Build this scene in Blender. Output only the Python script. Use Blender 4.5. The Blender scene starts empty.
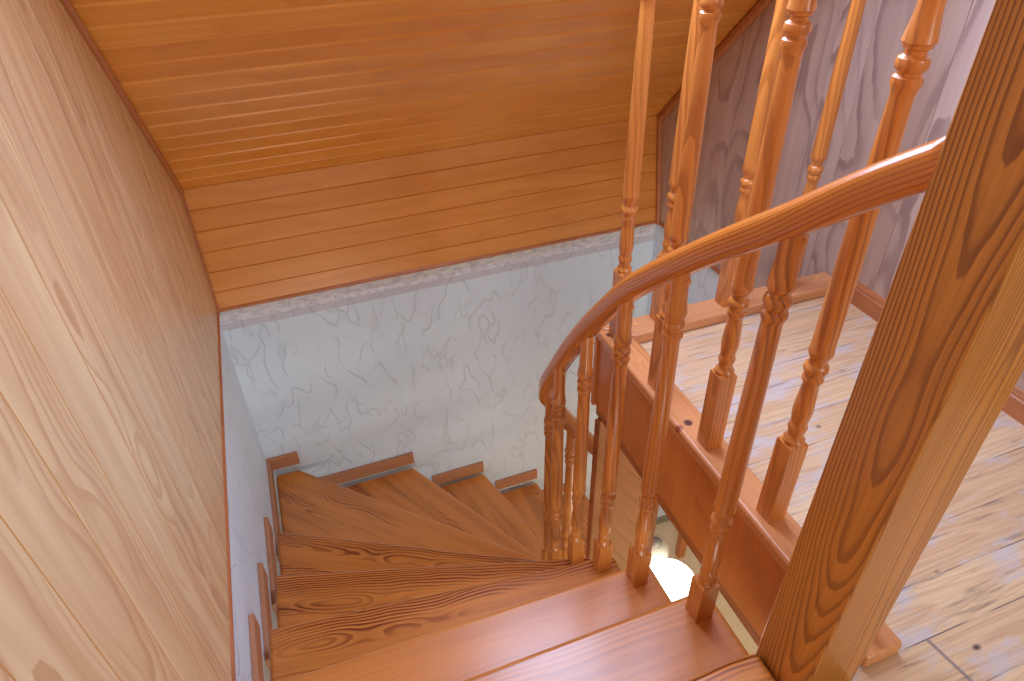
import bpy, bmesh, math, random
from mathutils import Vector, Matrix
random.seed(4)
scene = bpy.context.scene
col = scene.collection

# ------------------------------------------------------------------ camera
CAM = (0.0, 0.0, 1.2)
R = [[0.936862261739286, -0.3489931709795778, -0.022200656259868196],
     [0.22574539327680873, 0.5550795573185761, 0.8005783549792689],
     [-0.26707324827291967, -0.755043344223782, 0.5988166901484282]]
cd = bpy.data.cameras.new('camera')
cam = bpy.data.objects.new('camera', cd); col.objects.link(cam)
M = Matrix(R).transposed().to_4x4(); M.translation = Vector(CAM)
cam.matrix_world = M
cd.sensor_width = 36.0; cd.lens = 679.12 * 36.0 / 1024.0
cd.clip_start = 0.02; cd.clip_end = 60
scene.camera = cam

# ------------------------------------------------------------------ light, exposure
scene.view_settings.view_transform = 'Standard'
scene.view_settings.look = 'None'
scene.view_settings.gamma = 1.0
scene.view_settings.use_curve_mapping = False
scene.view_settings.exposure = 0.0
world = bpy.data.worlds.new('sky'); scene.world = world; world.use_nodes = True
wb = world.node_tree.nodes['Background']
wb.inputs['Color'].default_value = (0.86, 0.91, 1.0, 1); wb.inputs['Strength'].default_value = 0.34

def area(name, loc, target, sx, sy, power, color):
    l = bpy.data.lights.new(name, 'AREA'); l.shape = 'RECTANGLE'; l.size = sx; l.size_y = sy
    l.energy = power; l.color = color
    o = bpy.data.objects.new(name, l); col.objects.link(o); o.location = loc
    o.rotation_euler = (Vector(target) - Vector(loc)).to_track_quat('-Z', 'Y').to_euler()
    return o
SK_X0, SK_X1, SK_Z0, SK_Z1 = 0.42, 1.12, 1.06, 1.84        # roof window in the slope
KT_Y, KT_Z, SLOPE = 2.526, 0.211, 1.01                      # foot of the slope, rise per metre
def slope_y(z): return KT_Y - (z - KT_Z) / SLOPE
def slope_z(y): return KT_Z + SLOPE * (KT_Y - y)
_sl = math.hypot(1, SLOPE)
SN = Vector((0, -SLOPE / _sl, -1 / _sl))                    # slope normal into the room
ST = Vector((0, -1 / _sl, SLOPE / _sl))                     # up the slope
zc = (SK_Z0 + SK_Z1) / 2
pc = Vector(((SK_X0 + SK_X1) / 2, slope_y(zc), zc)) - SN * 0.03
area('roof_window_daylight', pc, pc + SN, SK_X1 - SK_X0, (SK_Z1 - SK_Z0) * _sl / SLOPE, 44, (0.55, 0.67, 1.0))
area('rear_window_daylight', (1.9, -3.3, 2.1), (0.6, 1.6, 0.1), 2.0, 1.6, 80, (1.0, 0.965, 0.90))
area('hall_fill', (0.1, -1.1, -1.3), (0.8, 1.3, -1.1), 1.0, 1.2, 22, (1.0, 0.93, 0.84))  # unseen fill, added to brighten the boarded wall under the landing

# ------------------------------------------------------------------ node helpers
def lin(c):
    return tuple(((v / 12.92) if v <= 0.04045 else ((v + 0.055) / 1.055) ** 2.4) for v in [x / 255.0 for x in c]) + (1.0,)

class NT:
    def __init__(s, name):
        s.m = bpy.data.materials.new(name); s.m.use_nodes = True
        s.t = s.m.node_tree; s.n = s.t.nodes; s.b = s.n['Principled BSDF']
    def new(s, typ, **kw):
        n = s.n.new(typ)
        for k, v in kw.items(): setattr(n, k, v)
        return n
    def put(s, sock, v):
        if hasattr(v, 'is_output'): s.t.links.new(v, sock)
        else: sock.default_value = v
    def math(s, op, a, b=0.0, c=0.0, clamp=False):
        n = s.new('ShaderNodeMath', operation=op, use_clamp=clamp)
        for i, v in enumerate((a, b, c)): s.put(n.inputs[i], v)
        return n.outputs[0]
    def dot(s, v, d):
        n = s.new('ShaderNodeVectorMath', operation='DOT_PRODUCT'); s.put(n.inputs[0], v); n.inputs[1].default_value = d
        return n.outputs['Value']
    def vec(s, x, y, z):
        n = s.new('ShaderNodeCombineXYZ')
        for i, v in enumerate((x, y, z)): s.put(n.inputs[i], v)
        return n.outputs[0]
    def noise(s, v, scale=1.0, detail=2.0, rough=0.5):
        n = s.new('ShaderNodeTexNoise'); s.put(n.inputs['Vector'], v)
        n.inputs['Scale'].default_value = scale; n.inputs['Detail'].default_value = detail; n.inputs['Roughness'].default_value = rough
        return n.outputs['Fac']
    def white(s, w):
        n = s.new('ShaderNodeTexWhiteNoise', noise_dimensions='1D'); s.put(n.inputs['W'], w); return n.outputs['Value']
    def ramp(s, f, stops, interp='LINEAR'):
        n = s.new('ShaderNodeValToRGB'); n.color_ramp.interpolation = interp
        e = n.color_ramp.elements
        while len(e) < len(stops): e.new(0.5)
        for i, (p, c) in enumerate(stops):
            e[i].position = p; e[i].color = (c, c, c, 1) if not hasattr(c, '__len__') else c
        s.put(n.inputs['Fac'], f); return n.outputs['Color']
    def mix(s, f, a, b, mode='MIX'):
        n = s.new('ShaderNodeMix', data_type='RGBA', blend_type=mode)
        s.put(n.inputs[0], f); s.put(n.inputs[6], a); s.put(n.inputs[7], b); return n.outputs[2]
    def bump(s, h, strength=0.2, dist=0.01):
        n = s.new('ShaderNodeBump'); n.inputs['Strength'].default_value = strength; n.inputs['Distance'].default_value = dist
        s.put(n.inputs['Height'], h); s.t.links.new(n.outputs[0], s.b.inputs['Normal'])

def wood(name, A, U, W, light, dark, tone=None, freq=110.0, pu=0.0, pw=0.03, taper=0.05, wob=0.02, strength=0.7,
         board=None, offset=0.0, urange=0.0, rough=0.3, streak=0.25, tonevar=0.25, coat=0.3, spots=None, coarse=0.15, sharp=0.6, wscale=1.0, plo=0.3, phi=0.65, pmin=0.12, edge=None, attr=False):
    """grown timber: rings round a wandering pith; A runs along the grain, U across the face, W into the face"""
    t = NT(name)
    tc = t.new('ShaderNodeAttribute', attribute_name='grain').outputs['Vector'] if attr else t.new('ShaderNodeTexCoord').outputs['Object']
    rnd = t.new('ShaderNodeObjectInfo').outputs['Random']
    a = t.dot(tc, A); u = t.dot(tc, U); w = t.dot(tc, W)
    if board:
        c = t.math('DIVIDE', t.math('SUBTRACT', u, offset), board)
        idx = t.math('FLOOR', c)
        seed = t.white(t.math('ADD', t.math('MULTIPLY', idx, 1.37), rnd))
        u = t.math('MULTIPLY', t.math('SUBTRACT', t.math('SUBTRACT', c, idx), 0.5), board)
    else:
        seed = t.white(t.math('MULTIPLY', rnd, 91.7))
    so = t.math('MULTIPLY', seed, 23.0)
    ao = t.math('ADD', a, so)
    big = t.noise(t.vec(t.math('MULTIPLY', ao, 1.3 * wscale), t.math('MULTIPLY', u, 6.0), t.math('ADD', w, so)), 1.0, 2.0)
    big2 = t.noise(t.vec(t.math('MULTIPLY', ao, 2.1 * wscale), t.math('MULTIPLY', u, 4.0), t.math('ADD', so, 7.7)), 1.0, 1.0)
    fine = t.noise(t.vec(t.math('MULTIPLY', ao, 9.0), t.math('MULTIPLY', u, 60.0), t.math('MULTIPLY', w, 60.0)), 1.0, 2.0)
    uu = t.math('ADD', t.math('SUBTRACT', u, pu), t.math('MULTIPLY', t.math('SUBTRACT', big, 0.5), wob))
    if urange: uu = t.math('ADD', uu, t.math('MULTIPLY', t.math('SUBTRACT', t.white(t.math('ADD', so, 3.1)), 0.5), urange))
    ww = t.math('ADD', t.math('SUBTRACT', w, pw), t.math('MULTIPLY', a, taper))
    ww = t.math('ADD', ww, t.math('MULTIPLY', t.math('SUBTRACT', big2, 0.5), wob * 1.6))
    r = t.math('SQRT', t.math('ADD', t.math('MULTIPLY', uu, uu), t.math('MULTIPLY', ww, ww)))
    r = t.math('ADD', r, t.math('MULTIPLY', t.math('SUBTRACT', fine, 0.5), 0.42 / freq))
    near = t.ramp(t.math('MULTIPLY', r, freq / 4.0), [(0.12, 0.0), (0.45, 1.0)])
    ring = t.math('FRACT', t.math('MULTIPLY', r, freq))
    line = t.ramp(ring, [(0.0, 0.0), (sharp - 0.35, 0.06), (sharp, 0.3), (min(sharp + 0.16, 0.92), 1.0), (0.955, 1.0), (1.0, 0.0)])
    line = t.math('MULTIPLY', line, near)
    patch = t.noise(t.vec(t.math('MULTIPLY', ao, 0.9), t.math('MULTIPLY', u, 9.0), t.math('ADD', so, 2.0)), 1.0, 2.0)
    lf = t.math('MULTIPLY', line, t.math('MULTIPLY', strength, t.ramp(patch, [(plo, pmin), (phi, 1.0)])), clamp=True)
    st = t.noise(t.vec(t.math('MULTIPLY', ao, 4.0), t.math('MULTIPLY', u, 260.0), t.math('MULTIPLY', w, 260.0)), 1.0, 3.0, 0.6)
    cs = t.noise(t.vec(t.math('MULTIPLY', ao, 1.6), t.math('MULTIPLY', u, 24.0), t.math('ADD', t.math('MULTIPLY', w, 24.0), so)), 1.0, 2.0)
    L = lin(light); D = lin(dark); T = lin(tone) if tone else tuple(v * 0.8 for v in L[:3]) + (1,)
    base = t.mix(t.math('MULTIPLY', t.math('ADD', t.math('MULTIPLY', seed, 0.6), t.math('MULTIPLY', cs, 0.4)), 1.0), L, T) if tone else L
    if not tone:
        base = t.mix(t.math('MULTIPLY', seed, tonevar), L, T)
    base = t.mix(t.math('MULTIPLY', t.ramp(cs, [(0.35, 0.0), (0.7, 1.0)]), coarse), base, D)
    cl = t.mix(lf, base, D)
    cl = t.mix(t.math('MULTIPLY', t.ramp(st, [(0.4, 0.0), (0.75, 1.0)]), streak), cl, D)
    if edge:
        e = t.math('GREATER_THAN', t.math('ABSOLUTE', u), board * 0.5 - edge[1])
        cl = t.mix(t.math('MULTIPLY', e, edge[2]), cl, lin(edge[0]))
    if spots:
        for (co, rad, dk) in spots:
            d = t.new('ShaderNodeVectorMath', operation='DISTANCE'); t.put(d.inputs[0], tc); d.inputs[1].default_value = co
            f = t.ramp(t.math('DIVIDE', d.outputs['Value'], rad), [(0.0, 1.0), (0.65, 0.85), (1.0, 0.0)])
            cl = t.mix(f, cl, lin(dk))
    t.put(t.b.inputs['Base Color'], cl)
    t.b.inputs['Roughness'].default_value = rough
    t.b.inputs['Coat Weight'].default_value = coat; t.b.inputs['Coat Roughness'].default_value = 0.22
    return t.m

X, Y, Z = (1, 0, 0), (0, 1, 0), (0, 0, 1)
STAIR_L = (228, 150, 78)
m_tread = wood('tread_pine', X, Y, Z, (226, 144, 62), (118, 46, 10), freq=105, pw=-0.02, taper=0.02, wob=0.055, strength=1.0, rough=0.33, coat=0.35, streak=0.2, urange=0.10, tonevar=0.18, plo=0.46, phi=0.62, pmin=0.05, wscale=2.0, board=0.15, offset=-0.6, sharp=0.5, coarse=0.25)
m_treadp = wood('tread_pine_plain', X, Y, Z, (226, 146, 68), (140, 62, 20), freq=120, pw=-0.05, taper=0.01, wob=0.03, strength=0.35, rough=0.33, coat=0.35, streak=0.2, urange=0.10, tonevar=0.15, plo=0.46, phi=0.62, pmin=0.1, board=0.15, offset=-0.6, sharp=0.5, coarse=0.2)
m_spindle = wood('spindle_pine', Z, Y, X, (232, 150, 70), (138, 60, 18), freq=125, pu=0.0, pw=0.028, taper=0.035, wob=0.026, strength=0.62, rough=0.3, coat=0.5, urange=0.04, streak=0.25, sharp=0.5)
m_newel = wood('newel_pine', Z, Y, X, (216, 142, 58), (100, 44, 12), freq=250, pu=-0.02, pw=0.045, taper=0.035, wob=0.020, strength=0.75, rough=0.34, coat=0.3, streak=0.25, pmin=0.5, wscale=1.2, sharp=0.6)
m_rail = wood('handrail_pine', X, Y, Z, (226, 140, 60), (138, 60, 18), freq=170, pw=0.05, taper=0.012, wob=0.02, strength=0.7, rough=0.27, coat=0.5, attr=True)
m_cap = wood('base_rail_pine', Y, X, Z, (228, 156, 96), (150, 78, 36), freq=120, pu=0.79, pw=-0.03, taper=0.01, wob=0.02, strength=0.6, rough=0.36, coat=0.3,
             spots=[((0.801, 0.991, 0.035), 0.013, (70, 30, 40)), ((0.788, 1.388, 0.035), 0.011, (60, 30, 40)), ((0.773, 0.985, 0.03), 0.012, (140, 50, 20))])
m_capx = wood('far_base_rail_pine', X, Y, Z, (226, 160, 108), (150, 84, 46), freq=120, pw=-0.04, taper=0.01, wob=0.02, strength=0.5, rough=0.36, coat=0.3)
m_fascia = wood('fascia_board_pine', Z, Y, X, (222, 138, 66), (158, 80, 30), board=0.083, offset=0.47, freq=110, pw=0.05, taper=0.02, wob=0.03, strength=0.3, rough=0.35, coat=0.3, streak=0.15)
m_trim = wood('trim_brown', Y, Z, X, (190, 120, 72), (120, 64, 32), freq=90, strength=0.4, rough=0.4, coat=0.1)
m_trimx = wood('trim_brown_across', X, Z, Y, (196, 124, 72), (120, 64, 32), freq=90, strength=0.4, rough=0.4, coat=0.1)
m_skirt = wood('skirting_pine', X, Z, Y, (196, 138, 96), (140, 86, 52), freq=120, strength=0.3, rough=0.5, coat=0.0)
m_skirty = wood('skirting_pine_side', Y, Z, X, (196, 138, 96), (140, 86, 52), freq=120, strength=0.3, rough=0.5, coat=0.0)
m_left = wood('panel_left', Z, Y, X, (230, 206, 162), (184, 138, 96), tone=(218, 182, 132), board=0.13, offset=0.6, freq=300, pw=0.006, taper=0.006, wob=0.014, strength=0.62, urange=0.09, rough=0.42, coat=0.1, streak=0.14, coarse=0.5, sharp=0.62, wscale=1.3, plo=0.40, phi=0.60, pmin=0.08, edge=((206, 150, 84), 0.0016, 0.7))
m_right = wood('panel_right', Z, Y, X, (206, 184, 170), (124, 96, 90), tone=(182, 154, 134), board=0.13, offset=0.6, freq=320, pw=0.006, taper=0.006, wob=0.014, strength=0.7, urange=0.08, rough=0.42, coat=0.1, streak=0.12, coarse=0.15, sharp=0.62, wscale=0.9, pmin=0.15)  # greyer than the left boards: cool daylight tint put into the colour
BW = 0.0775
s0 = -ST.dot(Vector((0, KT_Y, KT_Z)))
m_ceil = wood('ceiling_boards', X, tuple(ST), tuple(SN), (240, 170, 78), (190, 108, 40), tone=(222, 144, 56), board=BW, offset=-s0, freq=60, pw=0.04, taper=0.01, wob=0.03, strength=0.25, urange=0.05, rough=0.3, coat=0.3, streak=0.12, coarse=0.2)
m_knee = wood('knee_boards', X, Z, Y, (232, 158, 74), (190, 110, 44), tone=(222, 144, 62), board=0.08, offset=-0.27, freq=60, pw=0.04, taper=0.01, wob=0.03, strength=0.25, urange=0.05, rough=0.35, coat=0.25, streak=0.1, coarse=0.2)
m_under = wood('understair_boards', X, Z, Y, (236, 182, 126), (180, 120, 70), board=0.11, freq=80, strength=0.3, rough=0.45, coat=0.05)
m_dark = wood('dark_casing', Z, X, Y, (176, 100, 50), (90, 40, 14), freq=100, strength=0.5, rough=0.4)
m_casing = wood('door_casing_pine', Z, Y, X, (206, 122, 50), (150, 70, 22), freq=100, strength=0.5, rough=0.35)

def floor_mat():
    t = NT('pale_floorboards')
    tc = t.new('ShaderNodeTexCoord').outputs['Object']
    x = t.dot(tc, X); y = t.dot(tc, Y)
    c = t.math('DIVIDE', t.math('SUBTRACT', y, 0.275), 0.0953)
    idx = t.math('FLOOR', c); fr = t.math('SUBTRACT', c, idx)
    seed = t.white(idx); so = t.math('MULTIPLY', seed, 31.0)
    u = t.math('MULTIPLY', t.math('SUBTRACT', fr, 0.5), 0.0953)
    ao = t.math('ADD', x, so)
    big = t.noise(t.vec(t.math('MULTIPLY', ao, 1.5), t.math('MULTIPLY', u, 7.0), so), 1.0, 2.0)
    uu = t.math('ADD', u, t.math('MULTIPLY', t.math('SUBTRACT', big, 0.5), 0.06))
    ww = t.math('ADD', 0.03, t.math('MULTIPLY', t.math('SUBTRACT', t.noise(t.vec(ao, so, u), 1.6, 1.0), 0.5), 0.06))
    r = t.math('SQRT', t.math('ADD', t.math('MULTIPLY', uu, uu), t.math('MULTIPLY', ww, ww)))
    line = t.ramp(t.math('FRACT', t.math('MULTIPLY', r, 110.0)), [(0.0, 0.0), (0.5, 0.2), (0.85, 1.0), (1.0, 0.0)])
    st = t.noise(t.vec(t.math('MULTIPLY', ao, 7.0), t.math('MULTIPLY', u, 220.0), so), 1.0, 3.0)
    base = t.mix(seed, lin((228, 194, 150)), lin((214, 176, 134)))
    base = t.mix(t.math('MULTIPLY', line, 0.3), base, lin((172, 116, 78)))
    base = t.mix(t.math('MULTIPLY', t.ramp(st, [(0.42, 0.0), (0.7, 1.0)]), 0.3), base, lin((150, 112, 90)))
    wear = t.noise(t.vec(t.math('MULTIPLY', x, 6.0), t.math('MULTIPLY', y, 15.0), seed), 1.0, 6.0, 0.7)
    edge = t.math('ABSOLUTE', t.math('SUBTRACT', fr, 0.5))
    wf = t.ramp(t.math('ADD', wear, t.math('MULTIPLY', edge, 0.14)), [(0.54, 0.0), (0.66, 0.7)])
    base = t.mix(wf, base, lin((198, 190, 188)))
    scr = t.noise(t.vec(t.math('MULTIPLY', x, 5.0), t.math('MULTIPLY', y, 70.0), 1.3), 1.0, 4.0, 0.6)
    base = t.mix(t.ramp(scr, [(0.60, 0.0), (0.70, 0.5)]), base, lin((96, 78, 74)))
    v = t.new('ShaderNodeTexVoronoi'); t.put(v.inputs['Vector'], t.vec(t.math('MULTIPLY', x, 8.0), t.math('MULTIPLY', y, 13.0), 0.3))
    v.inputs['Scale'].default_value = 1.0
    kn = t.math('MULTIPLY', t.ramp(v.outputs['Distance'], [(0.06, 1.0), (0.11, 0.0)]), t.math('GREATER_THAN', t.dot(v.outputs['Color'], X), 0.3))
    base = t.mix(kn, base, lin((88, 62, 56)))
    gap = t.math('GREATER_THAN', edge, 0.488)
    base = t.mix(t.math('MULTIPLY', gap, t.ramp(t.noise(tc, 9.0, 2.0), [(0.4, 0.1), (0.6, 0.85)])), base, lin((78, 70, 72)))
    butt = t.math('MULTIPLY', t.math('LESS_THAN', t.math('ABSOLUTE', t.math('SUBTRACT', t.math('ADD', x, t.math('MULTIPLY', y, 0.12)), 0.965)), 0.0035), t.math('COMPARE', idx, 0.0, 0.1))
    base = t.mix(t.math('MULTIPLY', butt, 0.8), base, lin((128, 112, 106)))
    t.put(t.b.inputs['Base Color'], base); t.b.inputs['Roughness'].default_value = 0.5
    t.bump(t.math('SUBTRACT', t.math('MULTIPLY', st, 0.4), gap), 0.25, 0.003)
    return t.m
m_floor = floor_mat()

def paper_mat(name, border, across):
    t = NT(name)
    tc = t.new('ShaderNodeTexCoord').outputs['Object']
    h = t.dot(tc, across); z = t.dot(tc, Z)
    p = t.vec(t.math('MULTIPLY', h, 1.1), t.math('MULTIPLY', z, 0.5), 0.0)
    n1 = t.new('ShaderNodeTexNoise'); t.put(n1.inputs['Vector'], p); n1.inputs['Scale'].default_value = 6.0; n1.inputs['Detail'].default_value = 2.0
    n2 = t.new('ShaderNodeTexNoise'); t.put(n2.inputs['Vector'], t.vec(t.math('ADD', h, 4.0), t.math('MULTIPLY', z, 0.5), 2.0)); n2.inputs['Scale'].default_value = 8.0; n2.inputs['Detail'].default_value = 1.0
    def curl(nf, wdt, mscale, off, lo):
        d = t.math('ABSOLUTE', t.math('SUBTRACT', nf, 0.5))
        ln = t.ramp(t.math('DIVIDE', d, wdt), [(0.0, 1.0), (0.45, 0.7), (1.0, 0.0)])
        mk = t.noise(t.vec(t.math('ADD', h, off), z, off), mscale, 1.0)
        return t.math('MULTIPLY', ln, t.ramp(mk, [(lo, 0.0), (lo + 0.1, 1.0)]))
    c = t.math('MAXIMUM', curl(n1.outputs['Fac'], 0.012, 6.0, 3.0, 0.43), curl(n2.outputs['Fac'], 0.016, 7.0, 9.0, 0.45))
    soft = t.noise(t.vec(h, t.math('MULTIPLY', z, 0.5), 5.0), 22.0, 3.0)
    base = t.mix(soft, lin((222, 237, 246)), lin((211, 228, 239)))
    base = t.mix(t.math('MULTIPLY', c, 0.17), base, lin((168, 166, 164)))
    if border:
        mot = t.noise(t.vec(t.math('MULTIPLY', h, 26.0), t.math('MULTIPLY', z, 60.0), 0.0), 1.0, 2.0)
        b1 = t.mix(t.ramp(mot, [(0.45, 0.0), (0.6, 1.0)]), lin((226, 228, 234)), lin((202, 204, 212)))
        inb = t.math('GREATER_THAN', z, -0.345)
        low = t.math('MULTIPLY', t.math('GREATER_THAN', z, -0.371), t.math('LESS_THAN', z, -0.338))
        base = t.mix(inb, base, b1)
        base = t.mix(t.math('MULTIPLY', low, 0.85), base, lin((198, 199, 206)))
    t.put(t.b.inputs['Base Color'], base); t.b.inputs['Roughness'].default_value = 0.7
    t.bump(t.math('ADD', t.math('MULTIPLY', c, -1.0), t.math('MULTIPLY', soft, 0.6)), 0.6, 0.005)
    return t.m
m_paper = paper_mat('embossed_wallpaper', True, X)
m_papery = paper_mat('embossed_wallpaper_side', False, Y)

def plain(name, c, rough=0.5, var=0.06, emit=0.0, ecol=(1, 1, 1, 1)):
    t = NT(name)
    tc = t.new('ShaderNodeTexCoord').outputs['Object']
    n = t.noise(tc, 14.0, 3.0)
    L = lin(c)
    t.put(t.b.inputs['Base Color'], t.mix(n, L, tuple(v * (1 - var * 2) for v in L[:3]) + (1,)))
    t.b.inputs['Roughness'].default_value = rough
    if emit:
        t.b.inputs['Emission Color'].default_value = ecol; t.b.inputs['Emission Strength'].default_value = emit
    return t.m
m_cream = plain('cream_paint', (226, 206, 172), 0.6)
m_lowfloor = plain('hall_floor', (232, 208, 170), 0.4)
m_globe = plain('opal_glass', (255, 252, 246), 0.25, 0.02, 4.0, (1.0, 0.96, 0.90, 1))
m_shade = plain('cream_shade', (222, 214, 190), 0.4)
m_grey = plain('grey_metal', (140, 134, 122), 0.35)
m_plug = plain('plug_wood', (226, 160, 96), 0.35)
m_slab = plain('ceiling_board_white', (225, 215, 200), 0.7)

# ------------------------------------------------------------------ mesh helpers
def link_mesh(name, verts, faces, mat, parent=None, loc=(0, 0, 0), rot=None, smooth=False):
    me = bpy.data.meshes.new(name); me.from_pydata([tuple(v) for v in verts], [], faces); me.update()
    bm = bmesh.new(); bm.from_mesh(me); bmesh.ops.recalc_face_normals(bm, faces=bm.faces); bm.to_mesh(me); bm.free()
    me.materials.append(mat)
    if smooth:
        for p in me.polygons: p.use_smooth = True
    o = bpy.data.objects.new(name, me); col.objects.link(o)
    o.location = loc
    if rot is not None: o.rotation_euler = rot
    if parent: o.parent = parent
    return o
class MB:
    def __init__(s): s.v = []; s.f = []
    def add(s, v, f):
        b = len(s.v); s.v += [tuple(p) for p in v]; s.f += [tuple(b + i for i in q) for q in f]
    def box(s, x0, x1, y0, y1, z0, z1):
        v = [(x, y, z) for z in (z0, z1) for y in (y0, y1) for x in (x0, x1)]
        s.add(v, [(0, 2, 3, 1), (4, 5, 7, 6), (0, 1, 5, 4), (2, 6, 7, 3), (0, 4, 6, 2), (1, 3, 7, 5)])
    def prism(s, bottom, top):
        n = len(bottom)
        s.add(list(bottom) + list(top), [tuple(range(n))[::-1], tuple(range(n, 2 * n))] + [(i, (i + 1) % n, n + (i + 1) % n, n + i) for i in range(n)])
    def lathe(s, prof, seg=24, cx=0, cy=0):
        rings = len(prof); v = []; f = []
        for (r, z) in prof:
            for k in range(seg):
                a = 2 * math.pi * k / seg; v.append((cx + r * math.cos(a), cy + r * math.sin(a), z))
        for i in range(rings - 1):
            for k in range(seg):
                f.append((i * seg + k, i * seg + (k + 1) % seg, (i + 1) * seg + (k + 1) % seg, (i + 1) * seg + k))
        f.append(tuple(range(seg))[::-1]); f.append(tuple((rings - 1) * seg + k for k in range(seg)))
        s.add(v, f)
    def build(s, name, mat, parent=None, loc=(0, 0, 0), rot=None, smooth=False): return link_mesh(name, s.v, s.f, mat, parent, loc, rot, smooth)
def bevel(o, w, seg=3, ang=30):
    m = o.modifiers.new('bevel', 'BEVEL'); m.width = w; m.segments = seg; m.limit_method = 'ANGLE'; m.angle_limit = math.radians(ang)
    for p in o.data.polygons: p.use_smooth = True
    m.harden_normals = True
    return o
def structure(o, label=None, cat='structure'):
    o['kind'] = 'structure'
    if label: o['label'] = label; o['category'] = cat
    return o
def thing(name, label, cat, loc=(0, 0, 0)):
    o = bpy.data.objects.new(name, None); col.objects.link(o); o.location = loc; o.empty_display_size = 0.05
    o['label'] = label; o['category'] = cat
    return o

# ------------------------------------------------------------------ the room
XL, XR = -0.341, 1.597
ZB = -0.262                      # lower edge of the panelling, flush with the hall ceiling
WB = 2.472                       # papered back wall
def board_wall(name, x, sgn, ys, mat, label):
    """vertical tongue-and-groove boards on a side wall; sgn = direction into the room"""
    mb = MB(); g, d, th = 0.0018, 0.0022, 0.02
    for y0, y1 in zip(ys[:-1], ys[1:]):
        cs = [(x - sgn * th, y0), (x - sgn * d, y0), (x, y0 + g), (x, y1 - g), (x - sgn * d, y1), (x - sgn * th, y1)]
        def top(y): return min(2.35, slope_z(y) + 0.03) if y < KT_Y else KT_Z
        mb.prism([(px, py, ZB) for px, py in cs], [(px, py, top(py)) for px, py in cs])
    o = mb.build(name, mat); structure(o, label, 'wall'); return o
ysl = [0.6 + 0.13 * k for k in range(-14, 15)]
board_wall('wall_left', XL, 1, ysl + [2.525], m_left, 'pale pine boarded wall on the left above the white wallpaper')
board_wall('wall_right', XR, -1, ysl + [2.525], m_right, 'pine boarded wall beyond the landing, coloured grey as in cool daylight')

# sloping ceiling: boards run along x, cut round the roof window
mb = MB()
def slope_pt(x, s, n): return Vector((x, KT_Y, KT_Z)) + ST * s + SN * n
sk0 = (SK_Z0 - KT_Z) * _sl / SLOPE; sk1 = (SK_Z1 - KT_Z) * _sl / SLOPE
nb = int((2.25 - KT_Z) * _sl / SLOPE / BW)
sk0 = round(sk0 / BW) * BW; sk1 = round(sk1 / BW) * BW
for k in range(nb):
    a0, a1 = k * BW, (k + 1) * BW
    cs = [(a0, -0.02), (a0, -0.0085), (a0 + 0.0012, -0.0085), (a0 + 0.0022, 0.0), (a1 - 0.011, 0.0), (a1 - 0.0012, -0.0075), (a1, -0.0085), (a1, -0.02)]
    spans = [(XL - 0.02, XR + 0.02)] if not (sk0 - 1e-4 <= a0 and a1 <= sk1 + 1e-4) else [(XL - 0.02, SK_X0), (SK_X1, XR + 0.02)]
    for x0, x1 in spans:
        mb.prism([slope_pt(x0, s, n) for s, n in cs], [slope_pt(x1, s, n) for s, n in cs])
structure(mb.build('ceiling', m_ceil), 'orange varnished board ceiling sloping down over the stairwell', 'ceiling')
# roof window frame
mb = MB()
for (x0, x1, a, b) in ((SK_X0 - 0.03, SK_X0, sk0 - 0.03, sk1 + 0.03), (SK_X1, SK_X1 + 0.03, sk0 - 0.03, sk1 + 0.03), (SK_X0, SK_X1, sk0 - 0.03, sk0), (SK_X0, SK_X1, sk1, sk1 + 0.03)):
    mb.prism([slope_pt(x0, s, n) for s, n in ((a, -0.05), (a, 0.012), (b, 0.012), (b, -0.05))], [slope_pt(x1, s, n) for s, n in ((a, -0.05), (a, 0.012), (b, 0.012), (b, -0.05))])
structure(mb.build('window_1', m_trimx), 'wooden frame of the roof window in the sloping ceiling', 'window')
# low panelled band under the slope
KB_Y = 2.442
mb = MB(); nk = 6
for k in range(nk):
    z0 = ZB + (KT_Z - ZB) * k / nk; z1 = ZB + (KT_Z - ZB) * (k + 1) / nk
    def ky(z): return KB_Y + (KT_Y - KB_Y) * (z - ZB) / (KT_Z - ZB)
    cs = [(ky(z0) + 0.02, z0), (ky(z0) + 0.004, z0), (ky(z0) , z0 + 0.004), (ky(z1), z1 - 0.002), (ky(z1) + 0.004, z1), (ky(z1) + 0.02, z1)]
    mb.prism([(XL, y, z) for y, z in cs], [(XR, y, z) for y, z in cs])
structure(mb.build('wall_knee', m_knee), 'orange boarded knee wall between the sloping ceiling and the white wall', 'wall')

# papered walls of the stairwell
mb = MB(); mb.box(-0.372, 1.64, WB, WB + 0.05, -2.6, ZB + 0.005); mb.box(1.64, 2.7, WB, WB + 0.05, -2.6, ZB)
structure(mb.build('wall_back', m_paper), 'white embossed wallpapered wall with a grey border strip', 'wall')
mb = MB(); mb.box(-0.372, -0.352, -1.2, WB, -2.6, ZB + 0.0)
structure(mb.build('wall_left_lower', m_papery), 'narrow strip of white wallpapered wall beside the treads', 'wall')
mb = MB(); mb.box(1.605, 1.64, 1.44, WB, -1.0, ZB)
structure(mb.build('wall_right_lower', m_papery), 'white wallpapered wall below the right hand panelling', 'wall')
mb = MB(); mb.box(2.65, 2.70, -1.2, WB, -2.6, ZB)
structure(mb.build('wall_hall', m_cream), 'cream wall of the hall downstairs', 'wall')
mb = MB(); mb.box(-0.372, 2.7, -1.2, WB + 0.05, -2.68, -2.6)
structure(mb.build('floor_lower', m_lowfloor), 'pale floor of the hall downstairs', 'floor')

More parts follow.
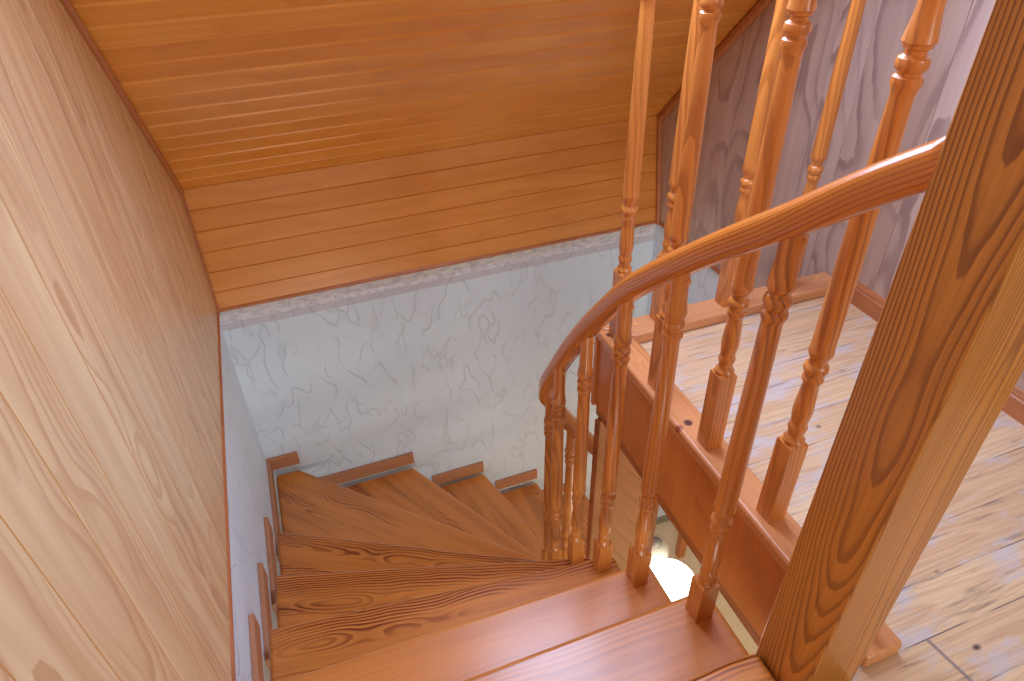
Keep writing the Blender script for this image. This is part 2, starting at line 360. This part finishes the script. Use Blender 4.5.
# landing floor: L shaped slab with board surface
FT = 0.03
mb = MB(); mb.box(0.80, XR - 0.001, -1.8, 1.40, -FT, 0.0); mb.box(XL + 0.001, 0.80, -1.8, 0.2995, -FT, 0.0); mb.box(0.7385, 0.80, 0.2995, 0.466, -FT, 0.0)
structure(mb.build('floor', m_floor), 'pale worn floorboards of the landing', 'floor')
mb = MB(); mb.box(0.80, 1.604, -1.2, 1.425, ZB, -FT - 0.0005); mb.box(1.604, 2.7, -1.2, WB, ZB, -0.2); mb.box(-0.351, 0.80, -1.2, 0.295, ZB, -FT - 0.0005)
structure(mb.build('ceiling_lower', m_slab), 'underside of the landing floor', 'ceiling')
# fascia under the landing edge and its lower lath
mb = MB(); mb.box(0.778, 0.7995, 0.467, 1.4245, ZB, 0.0)
structure(bevel(mb.build('trim_1', m_fascia), 0.002, 2), 'dark orange fascia board along the edge of the landing', 'fascia')
mb = MB(); mb.box(0.786, 0.81, 0.30, 1.43, ZB - 0.045, ZB - 0.0005)
structure(mb.build('trim_2', m_trim), 'pale lath under the fascia board', 'trim')
mb = MB(); mb.box(0.770, 1.604, 1.4255, 1.44, ZB, 0.0)
structure(mb.build('trim_3', m_fascia), 'fascia board on the far edge of the landing', 'fascia')
# baseboard on the right wall with a moulded top
prof = [(0.0, 0.0), (0.014, 0.0), (0.014, 0.05), (0.010, 0.055), (0.010, 0.06), (0.004, 0.070), (0.0, 0.072)]
mb = MB(); mb.prism([(XR - p, -1.8, z) for p, z in prof], [(XR - p, 1.355, z) for p, z in prof])
structure(mb.build('baseboard_right', m_trim), 'brown moulded baseboard at the foot of the right hand wall', 'baseboard')
# strips covering the joints of the panelling
def strip(name, pts, w, h, nrm, mat, label):
    mb = MB()
    a, b = Vector(pts[0]), Vector(pts[1]); t = (b - a).normalized(); n = Vector(nrm).normalized(); s = t.cross(n)
    cs = []
    for (p, q) in ((-w / 2, 0), (-w / 2, h * 0.5), (-w / 4, h), (w / 4, h), (w / 2, h * 0.5), (w / 2, 0)): cs.append(s * p + n * q)
    mb.prism([a + c for c in cs], [b + c for c in cs])
    return structure(mb.build(name, mat), label, 'trim')
top = slope_pt(0, 2.6, 0)
o_ = 0.013
strip('trim_4', [(XL + 0.0, KT_Y - 0.012, KT_Z - 0.004), (XL + 0.0, top.y - 0.012, top.z - 0.012)], 0.019, 0.014, X, m_trim, 'brown strip where the left wall meets the sloping ceiling')
strip('trim_5', [(XL, KB_Y - 0.010, ZB), (XL, KT_Y - 0.012, KT_Z)], 0.016, 0.010, X, m_trim, 'thin brown strip where the left wall meets the knee wall')
strip('trim_6', [(XL - 0.004, -1.2, ZB + 0.003), (XL - 0.004, KB_Y, ZB + 0.003)], 0.016, 0.010, X, m_trim, 'thin brown strip along the lower edge of the left wall')
strip('trim_7', [(XR, KT_Y - 0.018, KT_Z - 0.004), (XR, top.y - 0.018, top.z - 0.018)], 0.036, 0.018, (-1, 0, 0), m_trim, 'brown strip where the right wall meets the sloping ceiling')
strip('trim_8', [(XR, KB_Y - 0.012, ZB), (XR, KT_Y - 0.014, KT_Z)], 0.022, 0.016, (-1, 0, 0), m_trim, 'brown strip where the right wall meets the knee wall')
strip('trim_9', [(XR + 0.004, 1.45, ZB + 0.006), (XR + 0.004, KB_Y, ZB + 0.006)], 0.02, 0.012, (-1, 0, 0), m_trim, 'brown strip along the lower edge of the right wall')
strip('trim_10', [(XL, KB_Y + 0.004, ZB + 0.006), (XR, KB_Y + 0.004, ZB + 0.006)], 0.016, 0.008, (0, -1, 0), m_trimx, 'brown strip along the lower edge of the knee wall')

# stepped skirting boards on the two papered walls
n_ = [11]
def skirt(box, mat, label):
    mb = MB(); mb.box(*box); o = mb.build('trim_%d' % n_[0], mat); n_[0] += 1
    structure(bevel(o, 0.002, 2), label, 'skirting board')
lw = -0.352
skirt((lw, lw + 0.016, 0.94, 1.245, -0.575, -0.505), m_skirty, 'skirting piece on the left wall nearest the top of the stairs')
skirt((lw, lw + 0.016, 1.21, 1.56, -0.765, -0.690), m_skirty, 'skirting piece on the left wall, second from the top')
skirt((lw, lw + 0.016, 1.53, 1.926, -0.965, -0.885), m_skirty, 'skirting piece on the left wall, third from the top')
skirt((lw, lw + 0.016, 1.90, WB - 0.0165, -1.17, -1.10), m_skirty, 'skirting piece on the left wall running into the corner')
skirt((lw, -0.212, WB - 0.016, WB, -1.17, -1.10), m_skirt, 'short skirting piece in the corner of the back wall')
skirt((-0.15, 0.320, WB - 0.016, WB, -1.378, -1.310), m_skirt, 'longest skirting piece on the back wall')
skirt((0.40, 0.686, WB - 0.016, WB, -1.590, -1.522), m_skirt, 'middle skirting piece on the back wall')
skirt((0.75, 1.000, WB - 0.016, WB, -1.775, -1.707), m_skirt, 'lowest skirting piece left of the balusters')
skirt((1.02, 1.26, WB - 0.016, WB, -1.975, -1.907), m_skirt, 'skirting piece on the back wall glimpsed behind the balusters')

# boarded wall under the landing
uw0 = Vector((0.785, 1.405)); ud = Vector((0.30, -0.954)).normalized(); UL = 0.235
ang = math.atan2(ud.y, ud.x)
mb = MB(); nbd = 21
for k in range(nbd):
    z0 = -2.6 + (ZB - 0.046 + 2.6) * k / nbd; z1 = -2.6 + (ZB - 0.046 + 2.6) * (k + 1) / nbd
    cs = [(0.012, z0), (-0.004, z0), (-0.007, z0 + 0.004), (-0.007, z1 - 0.004), (-0.004, z1), (0.012, z1)]
    mb.prism([(0.0, y, z) for y, z in cs], [(UL, y, z) for y, z in cs])
structure(mb.build('wall_understair', m_under, None, (uw0.x, uw0.y, 0), (0, 0, ang)), 'boarded wall under the landing behind the balusters', 'wall')
mb = MB(); mb.box(-0.006, 0.012, -0.012, 0.016, -2.6, ZB - 0.046)
structure(mb.build('trim_21', m_dark, None, (uw0.x, uw0.y, 0), (0, 0, ang)), 'dark corner strip of the boarded wall under the landing', 'trim')
mb = MB(); mb.box(UL + 0.0005, UL + 0.022, -0.012, 0.03, -2.6, ZB - 0.046)
structure(mb.build('trim_22', m_dark, None, (uw0.x, uw0.y, 0), (0, 0, ang)), 'dark end post of the boarded wall under the landing', 'trim')
# post in the hall, seen through the slit below the fascia
mb = MB(); mb.box(1.868, 1.916, 2.165, 2.213, -2.6, ZB)
structure(bevel(mb.build('trim_24', m_casing), 0.004, 2), 'orange wooden post in the hall downstairs', 'post')
mb = MB(); mb.box(1.62, 1.999, 2.455, 2.4715, -2.6, -2.55)
structure(mb.build('trim_23', m_grey), 'thin grey skirting at the foot of the hall wall', 'trim')
# ------------------------------------------------------------------ staircase
stairs = thing('staircase', 'winding pine staircase going down beside the white wallpapered walls', 'staircase', (0.2, 0.9, -2.2))
TH = 0.042
def tread(k, pts):
    """pts: nose left, nose right, then round the back; local X runs along the nose"""
    zt = -0.2 * k
    a = Vector(pts[0]); b = Vector(pts[1]); d = (b - a).normalized(); n = Vector((-d.y, d.x))
    loc = [((Vector(p) - a).dot(d), (Vector(p) - a).dot(n)) for p in pts]
    mb = MB(); mb.prism([(x, y, -TH) for x, y in loc], [(x, y, 0.0) for x, y in loc])
    o = mb.build('tread', m_treadp if k in (1, 2) else m_tread, None, (a.x, a.y, zt), (0, 0, math.atan2(d.y, d.x)))
    bevel(o, 0.015, 4)
    o.parent = stairs; o.matrix_parent_inverse = Matrix.Translation(-Vector(stairs.location))
    return o
LX, RX, BY = -0.335, 0.708, WB - 0.017
tread(0, [(LX, 0.467), (0.622, 0.467), (0.622, 0.345), (0.5, 0.3005), (LX, 0.3005)])
tread(1, [(LX, 0.710), (RX, 0.711), (RX, 0.474), (0.62, 0.474), (0.62, 0.44), (LX, 0.44)])
tread(2, [(LX, 0.966), (RX, 0.940), (RX, 0.675), (LX, 0.675)])
tread(3, [(-0.322, 1.250), (RX, 1.115), (RX, 0.905), (LX, 0.925)])
tread(4, [(-0.324, 1.586), (RX, 1.262), (RX, 1.075), (LX, 1.200)])
tread(5, [(-0.331, 1.950), (RX, 1.381), (RX, 1.22), (LX, 1.545)])
tread(6, [(-0.225, BY), (0.705, 1.522), (RX + 0.01, 1.345), (LX, 1.90), (LX, BY)])
tread(7, [(0.310, BY), (0.705, 1.730), (0.775, 1.52), (0.68, 1.50), (-0.27, BY)])
tread(8, [(0.685, BY), (0.930, 1.50), (0.80, 1.50), (0.66, 1.74), (0.25, BY)])
tread(9, [(0.996, BY), (1.080, 1.50), (0.89, 1.50), (0.64, BY)])
tread(10, [(1.30, BY), (1.33, 1.50), (1.04, 1.50), (0.955, BY)])
tread(11, [(1.56, BY), (1.56, 1.50), (1.29, 1.50), (1.26, BY)])

# ------------------------------------------------------------------ turned work
def spindle_profile(block, length):
    """(radius, height) from the top of the square block up; the pattern is the photograph's upper spindles"""
    p = [(0.0195, 0.252), (0.0205, 0.262), (0.0165, 0.268), (0.0145, 0.276), (0.0165, 0.284), (0.0185, 0.292), (0.0165, 0.300), (0.0150, 0.305),
         (0.0172, 0.316), (0.0188, 0.332), (0.0180, 0.352), (0.0158, 0.380), (0.0145, 0.398), (0.0160, 0.402), (0.0188, 0.407), (0.0188, 0.413), (0.0160, 0.419),
         (0.0190, 0.424), (0.0218, 0.431), (0.0205, 0.440), (0.0155, 0.445), (0.0150, 0.452), (0.0185, 0.460), (0.0218, 0.469), (0.0212, 0.476), (0.0202, 0.486),
         (0.0200, 0.55), (0.0190, 0.68), (0.0172, 0.83), (0.0160, 0.895), (0.0158, 0.907), (0.0180, 0.915), (0.0206, 0.922), (0.0198, 0.930), (0.0158, 0.933),
         (0.0158, 0.936), (0.0204, 0.941), (0.0218, 0.947), (0.0202, 0.954), (0.0142, 0.958), (0.0142, 0.964), (0.0186, 0.967), (0.0190, 0.971), (0.0222, 0.974),
         (0.0212, 0.980), (0.0185, 0.996), (0.0165, 1.012), (0.0160, 1.03), (0.0172, 1.12), (0.0192, 1.25), (0.0200, 1.40), (0.0200, 1.9)]
    out = []
    for r, z in p:
        if z >= length: break
        out.append((r, z))
    out.append((out[-1][0], length))
    return out
def block(mb, h, s, cham=0.006):
    q = s / 2
    def sq(k, z): return [(-k, -k, z), (k, -k, z), (k, k, z), (-k, k, z)]
    v = sq(q, 0) + sq(q, h - cham) + sq(q - cham, h)
    f = [(3, 2, 1, 0), (8, 9, 10, 11)]
    for r in (0, 4):
        for i in range(4): f.append((r + i, r + (i + 1) % 4, r + 4 + (i + 1) % 4, r + 4 + i))
    mb.add(v, f)
def flat_block(o, nblock):
    for p in o.data.polygons: p.use_smooth = len(p.vertices) == 4 and p.index >= nblock
    o.data.set_sharp_from_angle(angle=math.radians(38))
def make_spindle(x, y, length, parent, base=0.035, lift=0.0):
    mb = MB(); block(mb, 0.257 - base + lift, 0.041); nb = len(mb.f); mb.lathe([(r, z - base + lift) for r, z in spindle_profile(0.252, length + base - lift)])
    o = mb.build('spindle', m_spindle); flat_block(o, nb)
    o.location = Vector((x, y, base)) - Vector(parent.location); o.parent = parent
    return o
near = thing('landing_railing', 'floor to ceiling spindles on the base rail between the stairs and the landing', 'railing', (0.811, 0.90, 0.0))
for x, y in ((0.809, 0.466), (0.811, 0.690), (0.809, 0.914), (0.805, 1.141), (0.809, 1.372)):
    make_spindle(x, y, slope_z(y) - 0.035 - 0.03, near)
far = thing('landing_railing', 'floor to ceiling spindles on the base rail along the back of the landing', 'railing', (1.2, 1.398, 0.0))
for x in (0.962, 1.188, 1.412):
    make_spindle(x, 1.405, slope_z(1.405) - 0.035 - 0.03, far, lift=-0.006)
def child(o, parent):
    o.location = Vector(o.location) - Vector(parent.location); o.parent = parent; return o
mb = MB(); mb.prism([(0.768, 0.367, 0.0005), (0.853, 0.367, 0.0005), (0.853, 1.357, 0.0005), (0.768, 1.440, 0.0005)], [(0.768, 0.367, 0.036), (0.853, 0.367, 0.036), (0.853, 1.357, 0.036), (0.768, 1.440, 0.036)])
ncap = child(bevel(mb.build('base_rail', m_cap), 0.009, 4), near)
mb = MB(); mb.prism([(0.8545, 1.357, 0.0005), (XR - 0.001, 1.357, 0.0005), (XR - 0.001, 1.441, 0.0005), (0.7695, 1.441, 0.0005)], [(0.8545, 1.357, 0.035), (XR - 0.001, 1.357, 0.035), (XR - 0.001, 1.441, 0.035), (0.7695, 1.441, 0.035)])
fcap = child(bevel(mb.build('base_rail', m_capx), 0.006, 3), far)
def plug(x, y, z, cap, parent_loc):
    mb = MB(); mb.lathe([(0.009, 0.0), (0.009, 0.002), (0.007, 0.0035), (0.003, 0.004)], 14)
    o = mb.build('wooden_plug', m_plug, None, Vector((x, y, z - 0.0005)) - Vector(parent_loc) - Vector(cap.location)); o.parent = cap
plug(0.811, 1.249, 0.035, ncap, near.location); plug(0.883, 1.408, 0.035, fcap, far.location); plug(1.544, 1.415, 0.035, fcap, far.location)

# ------------------------------------------------------------------ newel post
NX0, NX1, NY0, NY1 = 0.625, 0.738, 0.357, 0.470
post = thing('newel_post', 'thick square dark grained pine post at the top of the stairs', 'post', ((NX0 + NX1) / 2, (NY0 + NY1) / 2, ZB))
h = (NX1 - NX0) / 2
mb = MB(); mb.box(-h, h, -h, h, 0, 2.1 - ZB)
o = bevel(mb.build('shaft', m_newel), 0.004, 3); o.parent = post

# ------------------------------------------------------------------ stair railing
rail = thing('stair_railing', 'curved pine handrail on turned balusters following the stairs down', 'railing', (0.657, 0.9, -0.4))
path = [(0.668, 0.4725, 0.924), (0.662, 0.56, 0.855), (0.657, 0.662, 0.768), (0.654, 0.78, 0.673), (0.654, 0.90, 0.572), (0.656, 1.00, 0.485), (0.657, 1.09, 0.397), (0.657, 1.18, 0.292),
        (0.652, 1.27, 0.175), (0.646, 1.35, 0.055), (0.641, 1.43, -0.078), (0.643, 1.500, -0.195), (0.668, 1.542, -0.295), (0.718, 1.548, -0.385), (0.780, 1.528, -0.475),
        (0.85, 1.512, -0.575), (0.95, 1.51, -0.715), (1.10, 1.51, -0.90), (1.30, 1.51, -1.13), (1.5, 1.51, -1.34)]
def catmull(P, n=6):
    P = [Vector(p) for p in P]; out = []
    Q = [2 * P[0] - P[1]] + P + [2 * P[-1] - P[-2]]
    for i in range(1, len(Q) - 2):
        for k in range(n):
            t = k / n; a, b, c, d = Q[i - 1], Q[i], Q[i + 1], Q[i + 2]
            out.append(0.5 * ((2 * b) + (c - a) * t + (2 * a - 5 * b + 4 * c - d) * t * t + (3 * b - a - 3 * c + d) * t ** 3))
    out.append(P[-1]); return out
cp = catmull(path)
hw, hh = 0.0245, 0.0252
cs = [(-hw * 0.72, -hh), (hw * 0.72, -hh), (hw * 0.95, -hh * 0.75), (hw, -hh * 0.3), (hw, hh * 0.25)]
for k in range(1, 10):
    a = math.pi * k / 10; cs.append((hw * math.cos(a), hh * 0.25 + hh * 0.75 * math.sin(a)))
cs += [(-hw, hh * 0.25), (-hw, -hh * 0.3), (-hw * 0.95, -hh * 0.75)]
V = []; F = []
for i, p in enumerate(cp):
    t = (cp[min(i + 1, len(cp) - 1)] - cp[max(i - 1, 0)]).normalized()
    side = t.cross(Vector((0, 0, 1))).normalized(); up = side.cross(t)
    if i == 0: side = Vector((1, 0, 0)); up = Vector((0, 0, 1.28))
    V += [p + side * a + up * b for a, b in cs]
nc = len(cs)
for i in range(len(cp) - 1):
    for k in range(nc): F.append((i * nc + k, i * nc + (k + 1) % nc, (i + 1) * nc + (k + 1) % nc, (i + 1) * nc + k))
F.append(tuple(range(nc))[::-1]); F.append(tuple((len(cp) - 1) * nc + k for k in range(nc)))
hr = child(link_mesh('handrail', V, F, m_rail, smooth=True), rail)
ga = hr.data.attributes.new('grain', 'FLOAT_VECTOR', 'POINT'); run = 0.0
for i in range(len(cp)):
    if i: run += (cp[i] - cp[i - 1]).length
    for k in range(nc): ga.data[i * nc + k].vector = (run, cs[k][0], cs[k][1])

def rail_z(x, y):
    return min(cp, key=lambda p: (p.x - x) ** 2 + (p.y - y) ** 2).z
def baluster_profile(L, drop):
    p = [(0.0195, 0.112), (0.0200, 0.122), (0.0160, 0.129), (0.0145, 0.137), (0.0165, 0.145), (0.0180, 0.152), (0.0162, 0.160), (0.0152, 0.166),
         (0.0178, 0.178), (0.0198, 0.200), (0.0192, 0.222), (0.0168, 0.255), (0.0152, 0.278), (0.0165, 0.284), (0.0192, 0.290), (0.0192, 0.297), (0.0165, 0.303),
         (0.0185, 0.309), (0.0218, 0.317), (0.0205, 0.326), (0.0152, 0.332), (0.0152, 0.338), (0.0188, 0.346), (0.0218, 0.355), (0.0216, 0.364), (0.0200, 0.376),
         (0.0198, 0.45), (0.0190, 0.58), (0.0175, 0.72), (0.0165, 0.785), (0.0165, 0.793), (0.0185, 0.799), (0.0210, 0.805), (0.0202, 0.812), (0.0158, 0.816), (0.0188, 0.822),
         (0.0216, 0.830), (0.0198, 0.838), (0.0150, 0.842), (0.0150, 0.847), (0.0195, 0.852), (0.0220, 0.860), (0.0205, 0.870), (0.0182, 0.885), (0.0172, 0.905), (0.0172, 0.93)]
    p = [(r, z - drop * min(1.0, max(0.0, (z - 0.4) / 0.35))) for r, z in p]
    return [(r, z) for r, z in p if z < L - 0.01] + [(0.0172, L)]
BAL = [(0.657, 0.662, 1), (0.653, 0.902, 2), (0.655, 1.090, 3), (0.655, 1.266, 4), (0.636, 1.390, 5), (0.663, 1.515, 6), (0.757, 1.543, 7), (0.86, 1.512, 8), (1.0, 1.51, 9)]
for x, y, k in BAL:
    zt = -0.2 * k; L = rail_z(x, y) - hh * 0.9 - zt + 0.006
    if k == 1: L += 0.004
    mb = MB(); block(mb, 0.124, 0.042); nb = len(mb.f); mb.lathe(baluster_profile(L, 0.035 if k >= 4 else 0.0))
    o = mb.build('baluster', m_spindle); flat_block(o, nb)
    o.location = Vector((x, y, zt)) - Vector(rail.location); o.parent = rail
    if k <= 5:                                              # round plug facing the upper flight
        mb = MB(); mb.lathe([(0.0065, 0.0), (0.0065, 0.003), (0.004, 0.004)], 12)
        d = mb.build('wooden_plug', m_plug, None, (0.006, -0.0155, L - 0.022), (math.radians(90), 0, math.radians(20))); d.parent = o

# ------------------------------------------------------------------ lamp in the hall below
lamp = thing('floor_lamp', 'glowing white globe lamp below the landing beside the treads', 'lamp', (1.072, 1.262, -2.6))
mb = MB(); mb.lathe([(0.12, 0.0), (0.12, 0.015), (0.10, 0.025), (0.02, 0.03), (0.012, 0.04)], 28); mb.build('base', m_grey, lamp, smooth=True)
mb = MB(); mb.lathe([(0.010, 0.03), (0.010, 1.30)], 14); mb.build('pole', m_grey, lamp, smooth=True)
mb = MB(); gr = 0.115; mb.lathe([(max(0.002, gr * math.sin(math.pi * k / 18)), 1.40 - gr * math.cos(math.pi * k / 18)) for k in range(19)], 32); mb.build('globe_shade', m_globe, lamp, smooth=True)
mb = MB(); mb.lathe([(0.03, 0.0), (0.055, 0.03), (0.06, 0.12), (0.057, 0.18), (0.045, 0.205), (0.022, 0.215)], 24); s = mb.build('cream_shade', m_shade, lamp, (0.05, 0.19, 1.22), smooth=True); s['label'] = 'cream rounded shade'
mb = MB(); mb.lathe([(0.026, 0.0), (0.024, 0.015), (0.012, 0.03)], 24); c = mb.build('cap', m_grey, s, (0, 0, 0.205), smooth=True)
mb = MB(); mb.box(-0.006, 0.056, -0.006, 0.006, 1.25, 1.262); mb.box(0.044, 0.056, 0, 0.19, 1.25, 1.262); mb.build('arm', m_grey, lamp)
pl = bpy.data.lights.new('hall_point_fill', 'POINT'); pl.energy = 9; pl.color = (1.0, 0.80, 0.58); pl.shadow_soft_size = 0.12
po = bpy.data.objects.new('hall_point_fill', pl); col.objects.link(po); po.location = (1.42, 1.5, -1.75)  # added fill, set away from the globe to brighten the hall
